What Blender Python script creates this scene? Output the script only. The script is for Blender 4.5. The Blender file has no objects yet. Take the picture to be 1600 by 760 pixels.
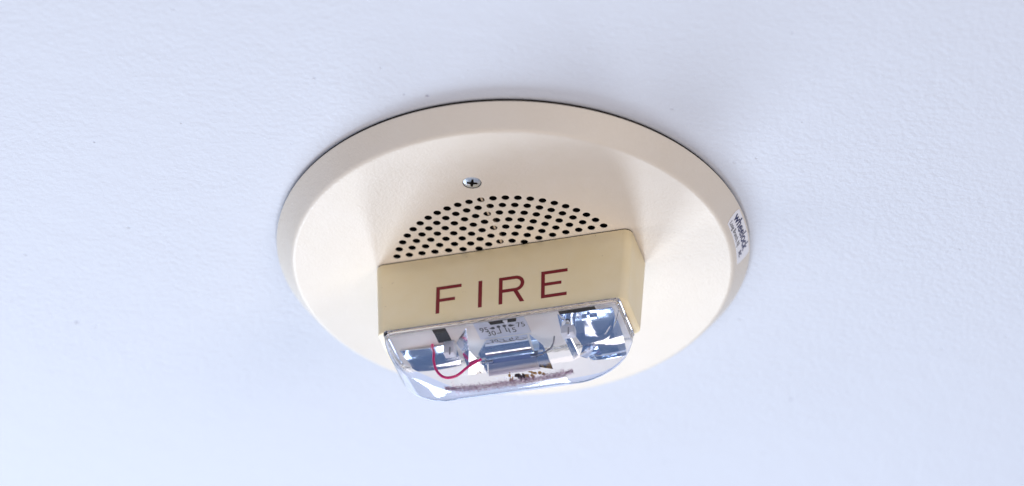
import bpy, bmesh, math, random
from mathutils import Vector, Matrix
random.seed(7)
sc = bpy.context.scene
COL = sc.collection
R = math.radians
Z0 = 2.5            # height of the ceiling above the (unseen) floor
YAW = R(-16.3)      # how the device is turned on the ceiling

# ------------------------------------------------------------------ camera
TH, D, AX, AY, ROLL = 0.6468311, 1.5, -0.00048134, -0.00256635, 0.0264833
fwd = Vector((0, math.cos(TH), math.sin(TH)))
rt = fwd.cross(Vector((0, 0, 1))).normalized(); up = rt.cross(fwd)
r2 = rt * math.cos(ROLL) + up * math.sin(ROLL)
u2 = -rt * math.sin(ROLL) + up * math.cos(ROLL)
cloc = Vector((AX, AY, Z0)) - fwd * D
cd = bpy.data.cameras.new('camera'); cam = bpy.data.objects.new('camera', cd); COL.objects.link(cam)
cam.matrix_world = Matrix(((r2.x, u2.x, -fwd.x, cloc.x), (r2.y, u2.y, -fwd.y, cloc.y), (r2.z, u2.z, -fwd.z, cloc.z), (0, 0, 0, 1)))
cd.sensor_width = 36; cd.lens = 135; cd.clip_start = 0.05; cd.clip_end = 100
cd.dof.use_dof = True; cd.dof.focus_distance = 1.462; cd.dof.aperture_fstop = 5.0
sc.camera = cam

# ------------------------------------------------------------------ world, lamps, exposure
w = bpy.data.worlds.new('World'); sc.world = w; w.use_nodes = True
bg = w.node_tree.nodes['Background']
bg.inputs['Color'].default_value = (0.42, 0.60, 1.0, 1)
bg.inputs['Strength'].default_value = 0.25

def area(name, az, el, dist, sx, sy, power, color, spread=180):
    """rectangular lamp for windows and added fills; az from the far direction (+y), left positive; el below the ceiling"""
    l = bpy.data.lights.new(name, 'AREA'); l.shape = 'RECTANGLE'; l.size = sx; l.size_y = sy
    l.energy = power; l.color = color; l.spread = R(spread)
    o = bpy.data.objects.new(name, l); COL.objects.link(o)
    d = Vector((-math.sin(R(az)) * math.cos(R(el)), math.cos(R(az)) * math.cos(R(el)), -math.sin(R(el))))
    o.location = Vector((0, 0, Z0)) + d * dist
    o.rotation_euler = d.to_track_quat('Z', 'Y').to_euler()
    return o
area('window_lamp_left', 24, 30, 1.9, 0.60, 0.65, 23.5, (0.76, 0.86, 1.0))
area('window_lamp_right', -7, 34, 1.9, 0.26, 0.6, 11, (0.78, 0.87, 1.0))
area('side_fill_lamp', 82, 36, 2.2, 0.6, 0.8, 6.5, (1.0, 0.96, 0.97))  # unseen fill added to lighten the left of the rim
area('side_fill_lamp', -138, 30, 2.2, 0.8, 0.8, 10.5, (1.0, 0.86, 0.70))  # unseen warm fill added for the housing front and right side
area('floor_bounce_fill', -170, 74, 2.2, 1.5, 1.3, 18.5, (1.0, 0.82, 0.66))  # large soft fill added from below, standing in for warm floor bounce

vs = sc.view_settings
vs.view_transform = 'Standard'; vs.look = 'None'; vs.exposure = 0.06; vs.gamma = 1; vs.use_curve_mapping = False
sc.render.engine = 'CYCLES'
cy = sc.cycles
cy.max_bounces = 16; cy.transmission_bounces = 12; cy.glossy_bounces = 8; cy.diffuse_bounces = 5; cy.transparent_max_bounces = 16
cy.use_denoising = True; cy.blur_glossy = 0.3; cy.sample_clamp_indirect = 6

# ------------------------------------------------------------------ materials
def mat(name, col, rough=0.5, metal=0.0, spec=0.5, coat=0.0):
    m = bpy.data.materials.new(name); m.use_nodes = True
    b = m.node_tree.nodes['Principled BSDF']
    b.inputs['Base Color'].default_value = (*col, 1); b.inputs['Roughness'].default_value = rough
    b.inputs['Metallic'].default_value = metal; b.inputs['Specular IOR Level'].default_value = spec
    b.inputs['Coat Weight'].default_value = coat
    return m
def nd(m, t, **kw):
    n = m.node_tree.nodes.new(t)
    for k, v in kw.items():
        if k in n.inputs: n.inputs[k].default_value = v
        else: setattr(n, k, v)
    return n
def ln(m, a, b): m.node_tree.links.new(a, b)
def bsdf(m): return m.node_tree.nodes['Principled BSDF']
def grain(m, scale, strength, dist, detail=4, rough=0.6):
    """fine relief"""
    tc = nd(m, 'ShaderNodeTexCoord'); n = nd(m, 'ShaderNodeTexNoise', Scale=scale, Detail=detail, Roughness=rough)
    b = nd(m, 'ShaderNodeBump', Strength=strength, Distance=dist)
    ln(m, tc.outputs['Object'], n.inputs['Vector']); ln(m, n.outputs['Fac'], b.inputs['Height'])
    ln(m, b.outputs['Normal'], bsdf(m).inputs['Normal'])
    return tc, b
def mottle(m, tc, scale, c0, c1, lo=0.35, hi=0.7, detail=5):
    n = nd(m, 'ShaderNodeTexNoise', Scale=scale, Detail=detail, Roughness=0.65)
    r = nd(m, 'ShaderNodeValToRGB')
    r.color_ramp.elements[0].position = lo; r.color_ramp.elements[0].color = (*c0, 1)
    r.color_ramp.elements[1].position = hi; r.color_ramp.elements[1].color = (*c1, 1)
    ln(m, tc.outputs['Object'], n.inputs['Vector']); ln(m, n.outputs['Fac'], r.inputs['Fac'])
    ln(m, r.outputs['Color'], bsdf(m).inputs['Base Color'])
    return r

# powder-coated cream plate
M_plate = mat('cream_powder_coat', (0.80, 0.73, 0.63), 0.42)
tc, _ = grain(M_plate, 900, 0.28, 0.0006, 3)
mottle(M_plate, tc, 45, (0.775, 0.71, 0.61), (0.795, 0.735, 0.645))
# yellowed plastic housing
M_house = mat('yellowed_plastic', (0.87, 0.76, 0.53), 0.38)
tc, _ = grain(M_house, 1500, 0.05, 0.0004, 2)
rp = mottle(M_house, tc, 60, (0.91, 0.765, 0.47), (0.935, 0.81, 0.55))
# small specks and scuffs of dirt
sn = nd(M_house, 'ShaderNodeTexNoise', Scale=420, Detail=2, Roughness=0.5); sr = nd(M_house, 'ShaderNodeMapRange')
sr.inputs['From Min'].default_value = 0.745; sr.inputs['From Max'].default_value = 0.80; sr.inputs['To Max'].default_value = 0.6
smx = nd(M_house, 'ShaderNodeMix', data_type='RGBA'); smx.inputs[7].default_value = (0.30, 0.21, 0.10, 1)
ln(M_house, tc.outputs['Object'], sn.inputs['Vector']); ln(M_house, sn.outputs['Fac'], sr.inputs['Value'])
ln(M_house, sr.outputs[0], smx.inputs[0]); ln(M_house, rp.outputs['Color'], smx.inputs[6]); ln(M_house, smx.outputs[2], bsdf(M_house).inputs['Base Color'])
M_red = mat('dark_red_ink', (0.21, 0.002, 0.010), 0.45)
M_black = mat('black_rubber', (0.026, 0.015, 0.008), 0.8, spec=0.2)
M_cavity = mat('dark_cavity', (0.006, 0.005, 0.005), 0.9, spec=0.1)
M_rib = mat('cream_rib', (0.50, 0.40, 0.29), 0.6)
M_chrome = mat('bright_chrome', (0.84, 0.91, 1.0), 0.11, metal=1.0)
grain(M_chrome, 130, 0.06, 0.0012, 2)
M_satin = mat('satin_metal', (0.78, 0.80, 0.90), 0.28, metal=1.0)
M_zinc = mat('zinc_screw', (0.80, 0.85, 0.88), 0.38, metal=1.0)
grain(M_zinc, 2500, 0.06, 0.0002)
M_tray = mat('cream_tray', (0.80, 0.745, 0.67), 0.45)
M_grey = mat('grey_label', (0.62, 0.64, 0.70), 0.5)
M_ink = mat('black_ink', (0.012, 0.013, 0.02), 0.5)
M_navy = mat('navy_ink', (0.012, 0.018, 0.10), 0.45)
M_paper = mat('white_label', (0.90, 0.91, 0.95), 0.35)
M_white = mat('white_plastic', (0.84, 0.84, 0.86), 0.3)
M_wire = mat('red_insulation', (0.92, 0.006, 0.20), 0.3)
M_steel = mat('steel_pin', (0.35, 0.35, 0.38), 0.3, metal=1.0)
M_dust = mat('violet_brown_dust', (0.30, 0.20, 0.24), 0.9, spec=0.1)
tc, _ = grain(M_dust, 3000, 0.2, 0.0003)
mottle(M_dust, tc, 700, (0.42, 0.26, 0.34), (0.70, 0.54, 0.64), 0.4, 0.62)
M_ochre = mat('ochre_crumb', (0.55, 0.30, 0.07), 0.7)
M_brown = mat('dark_brown_crumb', (0.06, 0.025, 0.015), 0.6)

def glass(name, ior, col, rough):
    m = bpy.data.materials.new(name); m.use_nodes = True; nt = m.node_tree
    nt.nodes.remove(nt.nodes['Principled BSDF'])
    g = nt.nodes.new('ShaderNodeBsdfGlass'); g.inputs['IOR'].default_value = ior
    g.inputs['Color'].default_value = (*col, 1); g.inputs['Roughness'].default_value = rough
    nt.links.new(g.outputs[0], nt.nodes['Material Output'].inputs['Surface'])
    return m
M_lens = glass('clear_polycarbonate', 1.45, (0.97, 0.975, 1.0), 0.0)
M_tube = glass('flash_tube_glass', 1.46, (0.93, 0.95, 1.0), 0.0)

# painted plaster ceiling: fine roller stipple, pits and a few dark specks
M_ceil = mat('painted_plaster', (0.64, 0.68, 0.76), 0.55, spec=0.3)
tc = nd(M_ceil, 'ShaderNodeTexCoord')
n1 = nd(M_ceil, 'ShaderNodeTexNoise', Scale=420, Detail=4, Roughness=0.5)
n2 = nd(M_ceil, 'ShaderNodeTexNoise', Scale=90, Detail=3, Roughness=0.5)
v = nd(M_ceil, 'ShaderNodeTexVoronoi', Scale=120); v.inputs['Randomness'].default_value = 1
for n in (n1, n2, v): ln(M_ceil, tc.outputs['Object'], n.inputs['Vector'])
# pits only in some cells: cell colour chooses, distance shapes
sep = nd(M_ceil, 'ShaderNodeSeparateColor'); ln(M_ceil, v.outputs['Color'], sep.inputs[0])
rad = nd(M_ceil, 'ShaderNodeMapRange'); rad.inputs['From Min'].default_value = 0.55; rad.inputs['From Max'].default_value = 1
rad.inputs['To Min'].default_value = 0.0; rad.inputs['To Max'].default_value = 0.12
ln(M_ceil, sep.outputs[0], rad.inputs['Value'])
dv = nd(M_ceil, 'ShaderNodeMath', operation='DIVIDE'); ln(M_ceil, v.outputs['Distance'], dv.inputs[0])
ad = nd(M_ceil, 'ShaderNodeMath', operation='ADD'); ad.inputs[1].default_value = 1e-4
ln(M_ceil, rad.outputs[0], ad.inputs[0]); ln(M_ceil, ad.outputs[0], dv.inputs[1])
pit = nd(M_ceil, 'ShaderNodeMapRange', interpolation_type='SMOOTHSTEP'); pit.inputs['From Min'].default_value = 0.2; pit.inputs['From Max'].default_value = 1.0
pit.inputs['To Min'].default_value = 1; pit.inputs['To Max'].default_value = 0
ln(M_ceil, dv.outputs[0], pit.inputs['Value'])
h1 = nd(M_ceil, 'ShaderNodeMath', operation='MULTIPLY_ADD'); h1.inputs[1].default_value = 0.9
n3 = nd(M_ceil, 'ShaderNodeTexNoise', Scale=9, Detail=2); ln(M_ceil, tc.outputs['Object'], n3.inputs['Vector'])
pm = nd(M_ceil, 'ShaderNodeMapRange'); pm.inputs['From Min'].default_value = 0.35; pm.inputs['From Max'].default_value = 0.65
pm.inputs['To Min'].default_value = 0.55; pm.inputs['To Max'].default_value = 1.35; ln(M_ceil, n3.outputs['Fac'], pm.inputs['Value'])
n1m = nd(M_ceil, 'ShaderNodeMath', operation='MULTIPLY'); ln(M_ceil, n1.outputs['Fac'], n1m.inputs[0]); ln(M_ceil, pm.outputs[0], n1m.inputs[1])
ln(M_ceil, n2.outputs['Fac'], h1.inputs[0]); ln(M_ceil, n1m.outputs[0], h1.inputs[2])
h2 = nd(M_ceil, 'ShaderNodeMath', operation='MULTIPLY_ADD'); h2.inputs[1].default_value = -2.2
ln(M_ceil, pit.outputs[0], h2.inputs[0]); ln(M_ceil, h1.outputs[0], h2.inputs[2])
bp = nd(M_ceil, 'ShaderNodeBump', Strength=0.30, Distance=0.0012)
ln(M_ceil, h2.outputs[0], bp.inputs['Height']); ln(M_ceil, bp.outputs['Normal'], bsdf(M_ceil).inputs['Normal'])
# grime in a few of the pits
gt = nd(M_ceil, 'ShaderNodeMath', operation='GREATER_THAN'); gt.inputs[1].default_value = 0.86
ln(M_ceil, sep.outputs[1], gt.inputs[0])
gm = nd(M_ceil, 'ShaderNodeMath', operation='MULTIPLY'); ln(M_ceil, gt.outputs[0], gm.inputs[0]); ln(M_ceil, pit.outputs[0], gm.inputs[1])
mx = nd(M_ceil, 'ShaderNodeMix', data_type='RGBA')
ln(M_ceil, gm.outputs[0], mx.inputs[0])
mx.inputs[6].default_value = (0.64, 0.68, 0.76, 1); mx.inputs[7].default_value = (0.42, 0.43, 0.52, 1)
ln(M_ceil, mx.outputs[2], bsdf(M_ceil).inputs['Base Color'])

# ------------------------------------------------------------------ mesh helpers (millimetres in, metres out)
def obj(name, bm, material, parent=None, smooth=False, recalc=True):
    if recalc: bmesh.ops.recalc_face_normals(bm, faces=bm.faces[:])
    for vv in bm.verts: vv.co *= 0.001
    if smooth:
        for f in bm.faces: f.smooth = True
    me = bpy.data.meshes.new(name); bm.to_mesh(me); bm.free()
    mats = material if isinstance(material, (list, tuple)) else [material]
    for m in mats: me.materials.append(m)
    o = bpy.data.objects.new(name, me); COL.objects.link(o)
    if parent: o.parent = parent
    return o
def autosmooth(o, deg=35):
    me = o.data
    for p in me.polygons: p.use_smooth = True
    me.set_sharp_from_angle(angle=R(deg))
def lathe(bm, prof, n=128, closed=False, caps=False):
    rings = []
    for (r, z) in prof:
        if r < 1e-6: rings.append([bm.verts.new((0, 0, z))])
        else: rings.append([bm.verts.new((r * math.cos(2 * math.pi * i / n), r * math.sin(2 * math.pi * i / n), z)) for i in range(n)])
    pairs = list(zip(rings, rings[1:])) + ([(rings[-1], rings[0])] if closed else [])
    for a, b in pairs:
        for i in range(n):
            j = (i + 1) % n
            if len(a) == 1: bm.faces.new((a[0], b[j], b[i]))
            elif len(b) == 1: bm.faces.new((a[i], a[j], b[0]))
            else: bm.faces.new((a[i], a[j], b[j], b[i]))
def box(bm, x0, x1, y0, y1, z0, z1, bev=0.0):
    vs_ = [bm.verts.new((x, y, z)) for x in (x0, x1) for y in (y0, y1) for z in (z0, z1)]
    fs = [bm.faces.new([vs_[i] for i in q]) for q in ((0, 1, 3, 2), (4, 6, 7, 5), (0, 4, 5, 1), (2, 3, 7, 6), (0, 2, 6, 4), (1, 5, 7, 3))]
    if bev:
        es = list({e for f in fs for e in f.edges})
        bmesh.ops.bevel(bm, geom=es, offset=bev, segments=2, profile=0.6, affect='EDGES')
def rrect(cx, cy, hx, hy, rad, n=8):
    pts = []
    for (sx, sy, a0) in ((1, 1, 0), (-1, 1, 90), (-1, -1, 180), (1, -1, 270)):
        for i in range(n + 1):
            a = R(a0 + 90 * i / n)
            pts.append((cx + sx * (hx - rad) + rad * math.cos(a), cy + sy * (hy - rad) + rad * math.sin(a)))
    return pts
def loft(bm, loops, cap0=True, cap1=True):
    rs = [[bm.verts.new(p) for p in L] for L in loops]
    n = len(rs[0])
    for a, b in zip(rs, rs[1:]):
        for i in range(n): bm.faces.new((a[i], a[(i + 1) % n], b[(i + 1) % n], b[i]))
    if cap0: bm.faces.new(rs[0])
    if cap1: bm.faces.new(rs[-1])
def prism(bm, poly, fn, thick):
    """poly: 2D outline; fn(u,v,h)->(x,y,z); solid of given thickness"""
    a = [bm.verts.new(fn(u, v_, 0)) for u, v_ in poly]; b = [bm.verts.new(fn(u, v_, thick)) for u, v_ in poly]
    n = len(poly)
    bm.faces.new(a); bm.faces.new(list(reversed(b)))
    for i in range(n): bm.faces.new((a[i], a[(i + 1) % n], b[(i + 1) % n], b[i]))
def sheet(bm, grid, t):
    """solid bent sheet from a grid of points"""
    ny, nx = len(grid), len(grid[0])
    P = [[Vector(p) for p in row] for row in grid]
    N = [[None] * nx for _ in range(ny)]
    for i in range(ny):
        for j in range(nx):
            du = P[i][min(j + 1, nx - 1)] - P[i][max(j - 1, 0)]; dv_ = P[min(i + 1, ny - 1)][j] - P[max(i - 1, 0)][j]
            N[i][j] = du.cross(dv_).normalized()
    A = [[bm.verts.new(P[i][j]) for j in range(nx)] for i in range(ny)]
    B = [[bm.verts.new(P[i][j] + N[i][j] * t) for j in range(nx)] for i in range(ny)]
    for i in range(ny - 1):
        for j in range(nx - 1):
            bm.faces.new((A[i][j], A[i][j + 1], A[i + 1][j + 1], A[i + 1][j]))
            bm.faces.new((B[i][j], B[i + 1][j], B[i + 1][j + 1], B[i][j + 1]))
    for i in range(ny - 1):
        bm.faces.new((A[i][0], A[i + 1][0], B[i + 1][0], B[i][0])); bm.faces.new((A[i][-1], B[i][-1], B[i + 1][-1], A[i + 1][-1]))
    for j in range(nx - 1):
        bm.faces.new((A[0][j], B[0][j], B[0][j + 1], A[0][j + 1])); bm.faces.new((A[-1][j], A[-1][j + 1], B[-1][j + 1], B[-1][j]))
def bez(p0, p1, p2, n):
    return [tuple((1 - t) ** 2 * a + 2 * t * (1 - t) * b + t * t * c for a, b, c in zip(p0, p1, p2)) for t in (i / n for i in range(n + 1))]
def tube(bm, pts, rad, n=10):
    P = [Vector(p) for p in pts]; rings = []
    up_ = Vector((0.3, 0.2, 1)).normalized()
    for i, p in enumerate(P):
        d = (P[min(i + 1, len(P) - 1)] - P[max(i - 1, 0)]).normalized()
        a = d.cross(up_).normalized(); b = d.cross(a)
        rings.append([bm.verts.new(p + (a * math.cos(2 * math.pi * k / n) + b * math.sin(2 * math.pi * k / n)) * rad) for k in range(n)])
    for a, b in zip(rings, rings[1:]):
        for k in range(n): bm.faces.new((a[k], a[(k + 1) % n], b[(k + 1) % n], b[k]))
    bm.faces.new(rings[0]); bm.faces.new(list(reversed(rings[-1])))
def smooth_path(pts, m=8):
    P = [Vector(p) for p in pts]; out = []
    for i in range(len(P) - 1):
        p0, p1, p2, p3 = P[max(i - 1, 0)], P[i], P[i + 1], P[min(i + 2, len(P) - 1)]
        for k in range(m):
            t = k / m
            out.append(0.5 * ((2 * p1) + (p2 - p0) * t + (2 * p0 - 5 * p1 + 4 * p2 - p3) * t * t + (3 * p1 - p0 - 3 * p2 + p3) * t ** 3))
    out.append(P[-1]); return out
def text_bm(body, height, width, offset=0.0, mapfn=None, extrude=0.0):
    """lettering as a mesh, scaled to a cap height and total width (mm), mapped onto a surface"""
    c = bpy.data.curves.new('lettering', 'FONT'); c.body = body; c.size = 1; c.offset = offset; c.resolution_u = 5; c.fill_mode = 'FRONT'
    o = bpy.data.objects.new('lettering', c); COL.objects.link(o)
    dg = bpy.context.evaluated_depsgraph_get(); me = bpy.data.meshes.new_from_object(o.evaluated_get(dg))
    bpy.data.objects.remove(o); bpy.data.curves.remove(c)
    bm = bmesh.new(); bm.from_mesh(me); bpy.data.meshes.remove(me)
    xs = [v_.co.x for v_ in bm.verts]; x0, x1 = min(xs), max(xs)
    ks = height / 0.73
    for v_ in bm.verts:
        u = (v_.co.x - x0) / (x1 - x0) * width; h = v_.co.y * ks
        v_.co = Vector(mapfn(u, h))
    return bm

# ------------------------------------------------------------------ the setting
bm = bmesh.new(); S = 2200
vsq = [bm.verts.new(p) for p in ((-S, -S, 0), (-S, S, 0), (S, S, 0), (S, -S, 0))]; bm.faces.new(vsq)
ceil = obj('ceiling', bm, M_ceil, recalc=False); ceil.location = (0, 0, Z0); ceil['kind'] = 'structure'
ceil['label'] = 'pale blue-white painted plaster ceiling with fine pits'

# ------------------------------------------------------------------ the fire alarm
root = bpy.data.objects.new('fire_alarm', None); COL.objects.link(root)
root.location = (0, 0, Z0); root.rotation_euler = (0, 0, YAW); root.empty_display_size = 0.05
root['label'] = 'round cream fire alarm with perforated grille and clear strobe lens on the ceiling'
root['category'] = 'fire alarm'

ZF = -10.86
# dark gasket between plate and ceiling
bm = bmesh.new(); lathe(bm, [(91.6, -0.05), (91.6, -1.7), (80, -1.7), (80, -0.05)], 160, closed=True)
obj('gasket', bm, M_black, root, smooth=False)

# plate: conical rim + flat perforated face in one piece
def circle_pts(cx, cy, r, n): return [(cx + r * math.cos(2 * math.pi * i / n), cy + r * math.sin(2 * math.pi * i / n)) for i in range(n)]
HX, HY0, HY1 = 51.4, -15.3, 10.2      # housing footprint
holes = []
for k in range(4, 11):
    r = 4.53 * k; N = 6 * k
    for i in range(N):
        a = R(-90) + 2 * math.pi * (i + (0.5 if k % 2 else 0)) / N
        x, y = r * math.cos(a), r * math.sin(a) - 0.2
        if abs(x) < HX + 2 and HY0 + 0.2 < y < HY1 + 2: continue
        holes.append((x, y))
cu = bpy.data.curves.new('face', 'CURVE'); cu.dimensions = '2D'; cu.fill_mode = 'BOTH'; cu.extrude = 0.00012
def spl(pts):
    s_ = cu.splines.new('POLY'); s_.points.add(len(pts) - 1); s_.use_cyclic_u = True
    for p, q in zip(s_.points, pts): p.co = (q[0] * 0.001, q[1] * 0.001, 0, 1)
RF = 84.6
spl(circle_pts(0, 0, RF, 192))
for x, y in holes: spl(circle_pts(x, y, 1.5, 20))
SCX, SCY = -0.4, -56.3
spl(circle_pts(SCX, SCY, 3.6, 40))
tmp = bpy.data.objects.new('face', cu); COL.objects.link(tmp)
dg = bpy.context.evaluated_depsgraph_get(); me = bpy.data.meshes.new_from_object(tmp.evaluated_get(dg))
bpy.data.objects.remove(tmp); bpy.data.curves.remove(cu)
bm = bmesh.new(); bm.from_mesh(me); bpy.data.meshes.remove(me)
bmesh.ops.remove_doubles(bm, verts=bm.verts[:], dist=1e-7)
for v_ in bm.verts: v_.co *= 1000; v_.co.z += ZF + 0.12
prof = [(90.6, -1.45), (91.8, -1.42), (92.25, -1.55), (92.42, -1.85), (92.2, -2.2)]
prof += [(92.2 + (86.7 - 92.2) * t, -2.1 + (-9.55 + 2.1) * t) for t in (0.15, 0.5, 0.85, 1.0)]
for i in range(1, 7):   # rounded ridge
    t = i / 6; p0, p1, p2 = (86.7, -9.55), (85.75, ZF - 0.02), (RF, ZF)
    prof.append(tuple((1 - t) ** 2 * a + 2 * t * (1 - t) * b + t * t * c for a, b, c in zip(p0, p1, p2)))
lathe(bm, prof, 192)
bm.normal_update()
plate = obj('mounting_plate', bm, M_plate, root)
autosmooth(plate, 30)

# dark space behind the perforations, with the bar that crosses it
bm = bmesh.new(); lathe(bm, [(0, -3.2), (60, -3.2), (60, -9.6)], 64); obj('speaker_cavity', bm, M_cavity, root)
bm = bmesh.new(); box(bm, -0.15, 0.6, -53, -13, -10.3, -7.5); obj('cross_bar', bm, M_rib, root)

# countersunk cross-head screw
bm = bmesh.new()
lathe(bm, [(0, ZF - 0.12), (1.4, ZF - 0.08), (2.7, ZF + 0.08), (3.3, ZF + 0.3), (3.45, ZF + 0.6), (1.6, ZF + 2.6), (0, ZF + 2.6)], 32)
for v_ in bm.verts: v_.co.x += SCX; v_.co.y += SCY
scr = obj('screw', bm, M_zinc, root); autosmooth(scr, 40)
bm = bmesh.new()
a_ = R(20)
cross = []
for i in range(4):
    b_ = a_ + i * math.pi / 2
    cross += [(2.1 * math.cos(b_ - 0.16), 2.1 * math.sin(b_ - 0.16)), (2.1 * math.cos(b_ + 0.16), 2.1 * math.sin(b_ + 0.16)), (0.85 * math.cos(b_ + math.pi / 4), 0.85 * math.sin(b_ + math.pi / 4))]
prism(bm, cross, lambda u, v_, h: (SCX + u, SCY + v_, ZF - 0.16 + h), 0.3)
obj('cross_recess', bm, M_cavity, scr)

# housing block with draft and rounded corners, a thin dark seam above it
bm = bmesh.new()
def hloop(z, d, rad):
    hx = HX - d; y0 = HY0 + d * 0.4; y1 = HY1 - d * 0.4
    return [(x, y, z) for x, y in rrect(0, (y0 + y1) / 2, hx, (y1 - y0) / 2, rad, 8)]
ZT, ZB = ZF - 0.6, -43.3
loops = [hloop(ZT + 0.05, 0.25, 3.1), hloop(ZT - 0.25, 0.0, 3.3)]
for i in range(1, 6):
    t = i / 5; loops.append(hloop(ZT + (ZB + 0.6 - ZT) * t, 1.75 * t, 3.3))
loops += [hloop(ZB + 0.2, 1.9, 3.2), hloop(ZB, 2.3, 3.0)]
loft(bm, loops)
house = obj('housing', bm, M_house, root); autosmooth(house, 40)
bm = bmesh.new()
loft(bm, [[(x, y, z) for x, y in rrect(0, (HY0 + HY1) / 2, HX - 0.35, (HY1 - HY0) / 2 - 0.35, 3.0, 8)] for z in (ZF - 0.02, ZT + 0.02)])
obj('seam_gasket', bm, M_black, house)

def front_y(z): return HY0 + 0.4 * 1.75 * (ZT - z) / (ZT - (ZB + 0.6))
def ff(u, z, h): return (u, front_y(z) - 0.03 - h, z)
W = 1.45; zt, zb = -25.85, -38.25
def rect(x0, x1, z0, z1): return [(x0, z0), (x1, z0), (x1, z1), (x0, z1)]
LETTERS = {
 'F': [[(-26, zt), (-15.9, zt), (-15.9, zt - W), (-26 + W, zt - W), (-26 + W, -31.55), (-18.4, -31.55), (-18.4, -32.95), (-26 + W, -32.95), (-26 + W, zb), (-26, zb)]],
 'I': [rect(-9.1, -7.6, zt, zb)],
 'E': [[(15.9, zt), (26.3, zt), (26.3, zt - W), (15.9 + W, zt - W), (15.9 + W, -31.25), (23.9, -31.25), (23.9, -32.65), (15.9 + W, -32.65), (15.9 + W, zb + W), (26.0, zb + W), (26.0, zb), (15.9, zb)]],
}
for ch, polys in LETTERS.items():
    bm = bmesh.new()
    for p in polys: prism(bm, p, ff, 0.05)
    o = obj('letter', bm, M_red, house); o['label'] = 'dark red letter ' + ch
# R: stem, bowl, leg
bm = bmesh.new()
xl, xr, zm = -0.9, 9.2, -33.0
ro = (zt - zm) / 2; cxb = xr - ro
outer = [(xl, zt)] + [(cxb + ro * math.cos(R(a)), zt - ro + ro * math.sin(R(a))) for a in range(90, -91, -10)] + [(xl + W, zm), (xl + W, zb), (xl, zb)]
inner_r = ro - W
inner = [(xl + W, zt - W)] + [(cxb + inner_r * math.cos(R(a)), zt - ro + inner_r * math.sin(R(a))) for a in range(90, -91, -10)] + [(xl + W, zm + W)]
# bowl as strips between the outer and inner outline
ob = outer[1:20]; ib = inner[1:20]
loops_o = [(xl, zt)] + ob + [(xl + W, zm)]; loops_i = [(xl + W, zt - W)] + ib + [(xl + W, zm + W)]
for i in range(len(loops_o) - 1):
    q4 = [loops_o[i], loops_o[i + 1], loops_i[i + 1], loops_i[i]]
    prism(bm, q4, ff, 0.05)
prism(bm, [(xl, zt), (xl + W, zt - W), (xl + W, zb), (xl, zb)], ff, 0.05)
prism(bm, [(4.9, zm + 0.1), (6.6, zm + 0.1), (9.3, zb), (7.55, zb)], ff, 0.05)
bmesh.ops.remove_doubles(bm, verts=bm.verts[:], dist=1e-4)
o = obj('letter', bm, M_red, house); o['label'] = 'dark red letter R'

# maker's sticker wrapped round the conical rim (world azimuth -20.5 .. -2.3 deg)
c_a = 92.2; sl = math.hypot(5.5, 7.45)
def cone(az_deg, s, h):
    """s: mm down the slope from the top of the rim"""
    t = s / sl; r = 92.2 - 5.5 * t; z = -2.1 - 7.45 * t
    a = R(az_deg) - YAW; nr, nz = 7.45 / sl, -5.5 / sl
    return ((r + nr * h) * math.cos(a), (r + nr * h) * math.sin(a), z + nz * h)
A0, A1, S0, S1 = -20.6, -2.4, 0.55, 8.4
bm = bmesh.new()
grid = []
for i in range(5):
    s_ = S0 + (S1 - S0) * i / 4
    cut = 0.5 if i in (0, 4) else 0.0
    grid.append([cone(A0 + cut + (A1 - A0 - 2 * cut) * j / 24, s_, 0.06) for j in range(25)])
sheet(bm, [g[::-1] for g in grid], 0.09)
stk = obj('maker_sticker', bm, M_paper, root); stk['label'] = 'small white maker sticker on the rim'
MMD = 180 / (math.pi * 89.5)
def on_sticker(u0, s_base): return lambda u, h: cone(A0 + (u0 + u) * MMD, s_base - h, 0.2)
def lettering(body, h, wd, u0, sb, off, m, lab):
    b = text_bm(body, h, wd, off, on_sticker(u0, sb)); o_ = obj('lettering', b, m, stk, recalc=False); o_['label'] = lab
lettering('wheelock', 4.0, 21.8, 1.4, 4.75, 0.022, M_navy, 'maker name in dark blue')
lettering('Long Branch, NJ', 2.0, 15.2, 1.6, 7.55, 0.008, M_ink, 'place name in small black print')
lettering('INC.', 1.8, 3.6, 21.0, 7.2, 0.04, M_navy, 'short line of dark blue print')

# ---------------------------------------------------------------- strobe: tray, selector label, reflectors, flash tube
bm = bmesh.new(); box(bm, -45.2, 45.2, -13.9, 9.0, -44.2, ZB - 0.02, 0.15)
tray = obj('strobe_tray', bm, M_tray, root)
ZTR = -44.2
def bottom(u, v_, h): return (u, v_, ZTR - 0.03 - h)
bm = bmesh.new(); box(bm, -27.6, -22.3, -13.6, -4.0, ZTR - 0.10, ZTR - 0.01); obj('slot_shade_plate', bm, M_cavity, tray)  # flat plates, no openings: the slots' inner shade is their dark colour
bm = bmesh.new(); box(bm, 22.5, 36.8, -13.8, -11.4, ZTR - 0.10, ZTR - 0.01); obj('slot_shade_plate', bm, M_cavity, tray)
bm = bmesh.new(); prism(bm, rect(-11.2, 8.9, -13.8, -2.6), bottom, 0.25); lab = obj('candela_label', bm, M_grey, root); lab['label'] = 'grey label with the numbers 95, 30, 15 and 75'
def bot2(hh): return lambda u, v_, h: (u, v_, ZTR - 0.30 - hh - h)
bm = bmesh.new(); prism(bm, [(-5.2, -13.75), (6.0, -13.75), (5.2, -11.3), (-4.8, -11.3)], bot2(0), 0.08); obj('selector_slot', bm, M_cavity, lab)
bm = bmesh.new(); prism(bm, [(0.6, -13.6), (2.4, -13.6), (1.9, -11.4), (1.2, -11.4)], bot2(0.1), 0.8); obj('selector_pointer', bm, M_white, lab)
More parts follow.
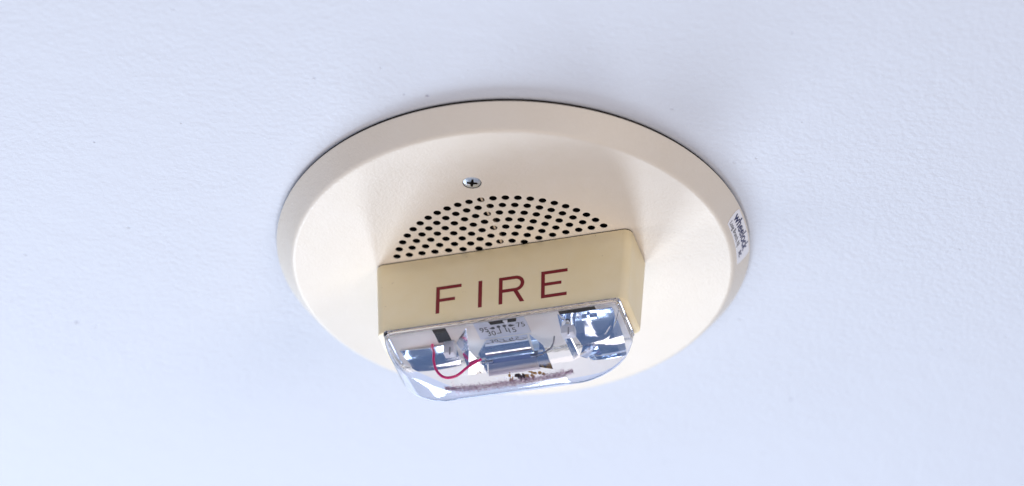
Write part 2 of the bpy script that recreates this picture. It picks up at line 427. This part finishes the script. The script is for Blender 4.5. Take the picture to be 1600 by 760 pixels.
def num(body, x, y, hgt, wd):
    b = text_bm(body, hgt, wd, 0.006, lambda u, h: (x + u, y - h, ZTR - 0.34))
    obj('numeral', b, M_ink, lab, recalc=False)
num('95', -9.9, -6.9, 3.1, 3.3); num('30', -7.6, -4.2, 3.0, 3.2); num('15', 0.9, -4.4, 3.0, 2.9); num('75', 4.7, -7.1, 3.1, 3.2)
bm = bmesh.new()
for (x, y) in ((-4.6, -8.7), (-2.3, -9.1), (0.0, -9.1), (2.3, -8.8)):
    prism(bm, circle_pts(x, y, 0.75, 12), bot2(0.03), 0.04)
prism(bm, [(-6.1, -8.6), (-4.8, -9.3), (-4.8, -7.9)], bot2(0.03), 0.04); prism(bm, [(4.1, -8.7), (2.6, -9.4), (2.6, -8.1)], bot2(0.03), 0.04)
for (x0, x1, y0, y1) in ((-2.5, -2.1, -8.8, -5.0), (-3.9, -2.1, -5.4, -5.0), (-0.2, 0.2, -8.8, -5.4), (-0.2, 0.7, -5.8, -5.4)):
    prism(bm, rect(x0, x1, y0, y1), bot2(0.09), 0.04)
obj('pointer_marks', bm, M_ink, lab)

def trough(name, xa0, xa1, xb0, xb1, p0, p1, p2, n=14, nx=12, t=0.45, sag=0.0):
    pr = bez(p0, p1, p2, n); g = []
    for i, (y, z) in enumerate(pr):
        f = i / n; x0 = xa0 + (xb0 - xa0) * f; x1 = xa1 + (xb1 - xa1) * f
        g.append([(x0 + (x1 - x0) * j / nx, y, z - sag * 4 * (j / nx) * (1 - j / nx)) for j in range(nx + 1)])
    bm = bmesh.new(); sheet(bm, g, t)
    o_ = obj(name, bm, M_chrome, root); autosmooth(o_, 50); return o_
# centre: half-pipe behind the flash tube
bm = bmesh.new()
arc = [(0.1 + 4.0 * math.cos(R(a_)), -48.0 + 3.8 * math.sin(R(a_))) for a_ in range(150, 331, 10)]
g = [[(x0 + (x1 - x0) * j / 10, y, z) for j in range(11)] for (y, z), (x0, x1) in zip(arc, [(-8.6 - 1.2 * i / 18, 7.6 + 2.6 * i / 18) for i in range(19)])]
sheet(bm, g, -0.4); cr = obj('reflector', bm, M_chrome, root); autosmooth(cr, 50)
bm = bmesh.new()
g = [[(-9.6 - 0.8 * i / 6 + (19.4 + 1.4 * i / 6) * j / 8, 3.4 + 3.6 * i / 6, -50.6 - 4.8 * i / 6 - 0.6 * math.sin(math.pi * i / 6)) for j in range(9)] for i in range(7)]
sheet(bm, g, 0.4); o = obj('reflector_panel', bm, M_satin, root); autosmooth(o, 50)
# right: wide concave mirror
rr = trough('reflector', 22.5, 43.0, 29.5, 43.5, (-12.0, -44.6), (9.2, -44.4), (8.4, -53.0), sag=0.5)
# left: shallow mirror
trough('reflector', -43.5, -22.0, -41.0, -22.0, (-3.0, -44.6), (6.0, -44.0), (8.6, -47.2), sag=0.7)
bm = bmesh.new()
for (hx, hy) in ((3.0, 0.6), (0.6, 2.2)): box(bm, 33.4 - hx, 33.4 + hx, -8.2 - hy, -8.2 + hy, -46.3, -44.9, 0.2)
obj('cross_mark', bm, M_chrome, rr)
# end wings of the centre reflector
def plate3(name, pts, t, m=M_chrome):
    bm = bmesh.new(); P = [Vector(p) for p in pts]; n = (P[1] - P[0]).cross(P[2] - P[0]).normalized() * t
    a = [bm.verts.new(p) for p in P]; b = [bm.verts.new(p + n) for p in P]
    bm.faces.new(a); bm.faces.new(b[::-1])
    for i in range(len(P)): bm.faces.new((a[i], a[(i + 1) % len(P)], b[(i + 1) % len(P)], b[i]))
    return obj(name, bm, m, root)
plate3('reflector_wing', [(-9.6, -1.8, -44.6), (-13.2, 0.8, -49.0), (-10.6, 6.2, -55.0), (-10.0, 4.5, -47.0)], 0.4)
plate3('reflector_wing', [(8.1, -1.8, -44.6), (10.1, 6.2, -55.0), (15.5, 6.5, -56.5), (13.0, 0.5, -49.0)], 0.4)
# folded fins beside the tube
plate3('reflector_fin', [(-14.4, -11.2, -44.4), (-15.6, -3.0, -49.0), (-16.6, 2.0, -55.5), (-18.6, -2.0, -48.0), (-20.6, -2.6, -44.5)], 0.35)
plate3('reflector_fin', [(-15.6, -3.0, -49.3), (-11.4, 4.0, -53.0), (-12.5, 5.0, -55.0), (-17.0, 2.2, -56.8)], 0.35)
plate3('reflector_fin', [(22.0, -12.0, -44.4), (21.6, -4.0, -47.5), (24.8, 3.0, -56.0), (26.6, 3.0, -54.0), (23.6, -6.0, -46.5)], 0.35)
plate3('reflector_fin', [(27.0, 3.0, -55.0), (28.0, 3.0, -50.0), (33.0, 4.0, -51.0), (29.5, 4.0, -55.5)], 0.35)
# flash tube with metal end caps
bm = bmesh.new(); tube(bm, [(-10.5, 2.2, -51.6), (11.0, 2.2, -51.6)], 1.3, 24); ft = obj('flash_tube', bm, M_tube, root); autosmooth(ft, 40)
for xx in ((-11.8, -10.3), (10.8, 12.8)):
    bm = bmesh.new(); tube(bm, [(xx[0], 2.2, -51.6), (xx[1], 2.2, -51.6)], 1.5, 20); o = obj('end_cap', bm, M_chrome, ft); autosmooth(o, 40)
bm = bmesh.new(); tube(bm, [(-10.2, 2.2, -51.6), (-7.4, 2.2, -51.6)], 0.6, 12); obj('electrode', bm, M_steel, ft)
bm = bmesh.new(); tube(bm, [(7.6, 2.2, -51.6), (10.8, 2.2, -51.6)], 0.8, 12); obj('electrode', bm, M_steel, ft)
bm = bmesh.new()
tube(bm, smooth_path([(12.8, 2.2, -51.6), (14.5, 0.5, -52.0), (15.5, 1.5, -50.5), (16.5, 2, -47.5), (16.8, 2, -44.4)]), 0.35, 8); obj('lead', bm, M_steel, ft)
# white plastic clips with steel pins; the right one carries a metal sleeve
for k_, (x0, x1, y0, y1, zl) in enumerate(((-25.6, -21.2, -4.6, -0.6, -49.8), (22.4, 27.6, -9.6, -5.4, -52.2))):
    bm = bmesh.new(); box(bm, x0, x1, y0, y1, zl, ZTR - 0.05 if k_ == 0 else -48.6, 0.5); cl = obj('clip', bm, M_white, root); autosmooth(cl, 40)
    bm = bmesh.new(); tube(bm, [((x0 + x1) / 2 + 0.6, y0 - 0.15, zl + 2.2), ((x0 + x1) / 2 + 0.6, y0 - 0.15, zl - 1.2)], 0.3, 8); obj('pin', bm, M_steel, cl)
    if k_:
        bm = bmesh.new(); tube(bm, [((x0 + x1) / 2, -7.5, -48.7), ((x0 + x1) / 2, -7.5, ZTR - 0.05)], 2.7, 28); o = obj('sleeve', bm, M_chrome, cl); autosmooth(o, 40)
# red lead wire
bm = bmesh.new()
tube(bm, smooth_path([(-30.3, -3.5, -44.3), (-30.0, -4.2, -46.5), (-28.9, -5.6, -49.5), (-28.6, -6.2, -54.0), (-27.2, -6.0, -59.0), (-24.2, -5.2, -61.8), (-20.0, -3.6, -60.6), (-15.8, -1.6, -55.6), (-11.8, 0.6, -51.6)], 8), 0.52, 12)
o = obj('wire', bm, M_wire, root, smooth=True); o['label'] = 'loop of red wire inside the lens'

# ---------------------------------------------------------------- clear lens: moulded shell with wall thickness
def lens_loop(z, a, y0, y1, rad, off=0.0):
    a -= off; y0 += off; y1 -= off; rad = max(rad - off, 0.6)
    return [(x, y, z) for x, y in rrect(0, (y0 + y1) / 2, a, (y1 - y0) / 2, min(rad, (y1 - y0) / 2 - 0.05), 8)]
LP = [  # z, half width, near y, far y, corner radius
 (-43.35, 46.6, -15.2, 9.6, 1.9), (-43.5, 46.9, -15.45, 9.8, 2.0), (-44.5, 46.9, -15.45, 9.8, 2.0), (-44.8, 46.6, -15.2, 9.6, 1.9),
 (-48, 46.3, -15.0, 9.5, 2.0), (-52, 45.2, -14.5, 9.3, 2.2), (-55, 43.9, -14.0, 9.1, 2.5), (-58, 41.8, -13.2, 8.8, 3.0), (-60.5, 39.2, -12.1, 8.4, 3.6),
 (-62.6, 36.0, -10.7, 7.9, 4.0), (-64.2, 32.6, -9.0, 7.1, 4.2), (-65.3, 29.4, -7.1, 6.0, 4.2), (-66.1, 26.0, -5.0, 4.6, 3.8), (-66.6, 23.0, -3.0, 3.0, 2.7), (-66.85, 20.5, -1.2, 1.3, 1.1)]
TW = 0.65
inner_l = []
for i, (z, a, y0, y1, rad) in enumerate(LP):
    if i < 3: continue
    f = min(max((-z - 52) / 13, 0), 1)
    inner_l.append(lens_loop(z + TW * f, a, y0, y1, rad, TW * (1 - 0.55 * f)))
inner_l.insert(0, lens_loop(-43.35, 45.35, -13.95, 8.35, 2.2))
bm = bmesh.new()
loft(bm, [lens_loop(*p) for p in LP], cap0=False)
nv = len(bm.verts)
loft(bm, inner_l, cap0=False)
bm.verts.ensure_lookup_table()
nl = 36
for i in range(nl):
    j = (i + 1) % nl
    bm.faces.new((bm.verts[i], bm.verts[j], bm.verts[nv + j], bm.verts[nv + i]))
lens = obj('lens', bm, M_lens, root); autosmooth(lens, 45)
lens['label'] = 'clear moulded strobe lens'

# ---------------------------------------------------------------- dust and crumbs lying in the lens
def place(o): o.parent = None; o.matrix_world = Matrix.Translation((0, 0, Z0)) @ Matrix.Rotation(YAW, 4, 'Z')
bm = bmesh.new()
for i in range(9000):
    x = random.uniform(-25.5, 25); e = 1.0 if abs(x) < 22 else 0.5
    y = random.gauss(0.0, 1.25) * e - 0.2; zb_ = -65.2 + 0.03 * y * y + 0.00002 * x ** 4 * 0.2
    s_ = random.uniform(0.05, 0.17); z = zb_ + abs(random.gauss(0, 0.35)) * math.exp(-(y * y) / 2.5) + s_
    vv = [bm.verts.new((x + random.gauss(0, s_), y + random.gauss(0, s_), z + random.gauss(0, s_ * 0.7))) for _ in range(4)]
    for q3 in ((0, 1, 2), (0, 1, 3), (0, 2, 3), (1, 2, 3)): bm.faces.new([vv[k] for k in q3])
dust = obj('dust', bm, M_dust); place(dust)
dust['kind'] = 'stuff'; dust['label'] = 'violet-brown line of dust lying in the bottom of the clear lens'; dust['category'] = 'dust'
bm = bmesh.new()
for i in range(46):
    x = random.gauss(7.0, 3.4); x = min(max(x, 0.5), 14); y = -1.2 + random.gauss(0, 0.8); z = -64.2 + abs(random.gauss(0, 1.0))
    s_ = random.uniform(0.3, 0.9)
    res = bmesh.ops.create_icosphere(bm, subdivisions=1, radius=s_)
    sx, sy, sz = random.uniform(0.6, 1.7), random.uniform(0.5, 1.2), random.uniform(0.4, 1.0); rz = random.uniform(0, 3.14)
    for v_ in res['verts']:
        c0 = v_.co; c0 = Vector((c0.x * sx * random.uniform(0.7, 1.3), c0.y * sy * random.uniform(0.7, 1.3), c0.z * sz)); c0.rotate(Matrix.Rotation(rz, 3, 'Z')); v_.co = c0 + Vector((x, y, z))
    mi = 1 if (abs(x - 5) < 2.2 and random.random() < 0.75) else 0
    for f in {f for v_ in res['verts'] for f in v_.link_faces}: f.material_index = mi
deb = obj('debris', bm, [M_ochre, M_brown]); place(deb)
deb['label'] = 'small heap of ochre and dark brown crumbs on the dust in the lens'; deb['category'] = 'debris'
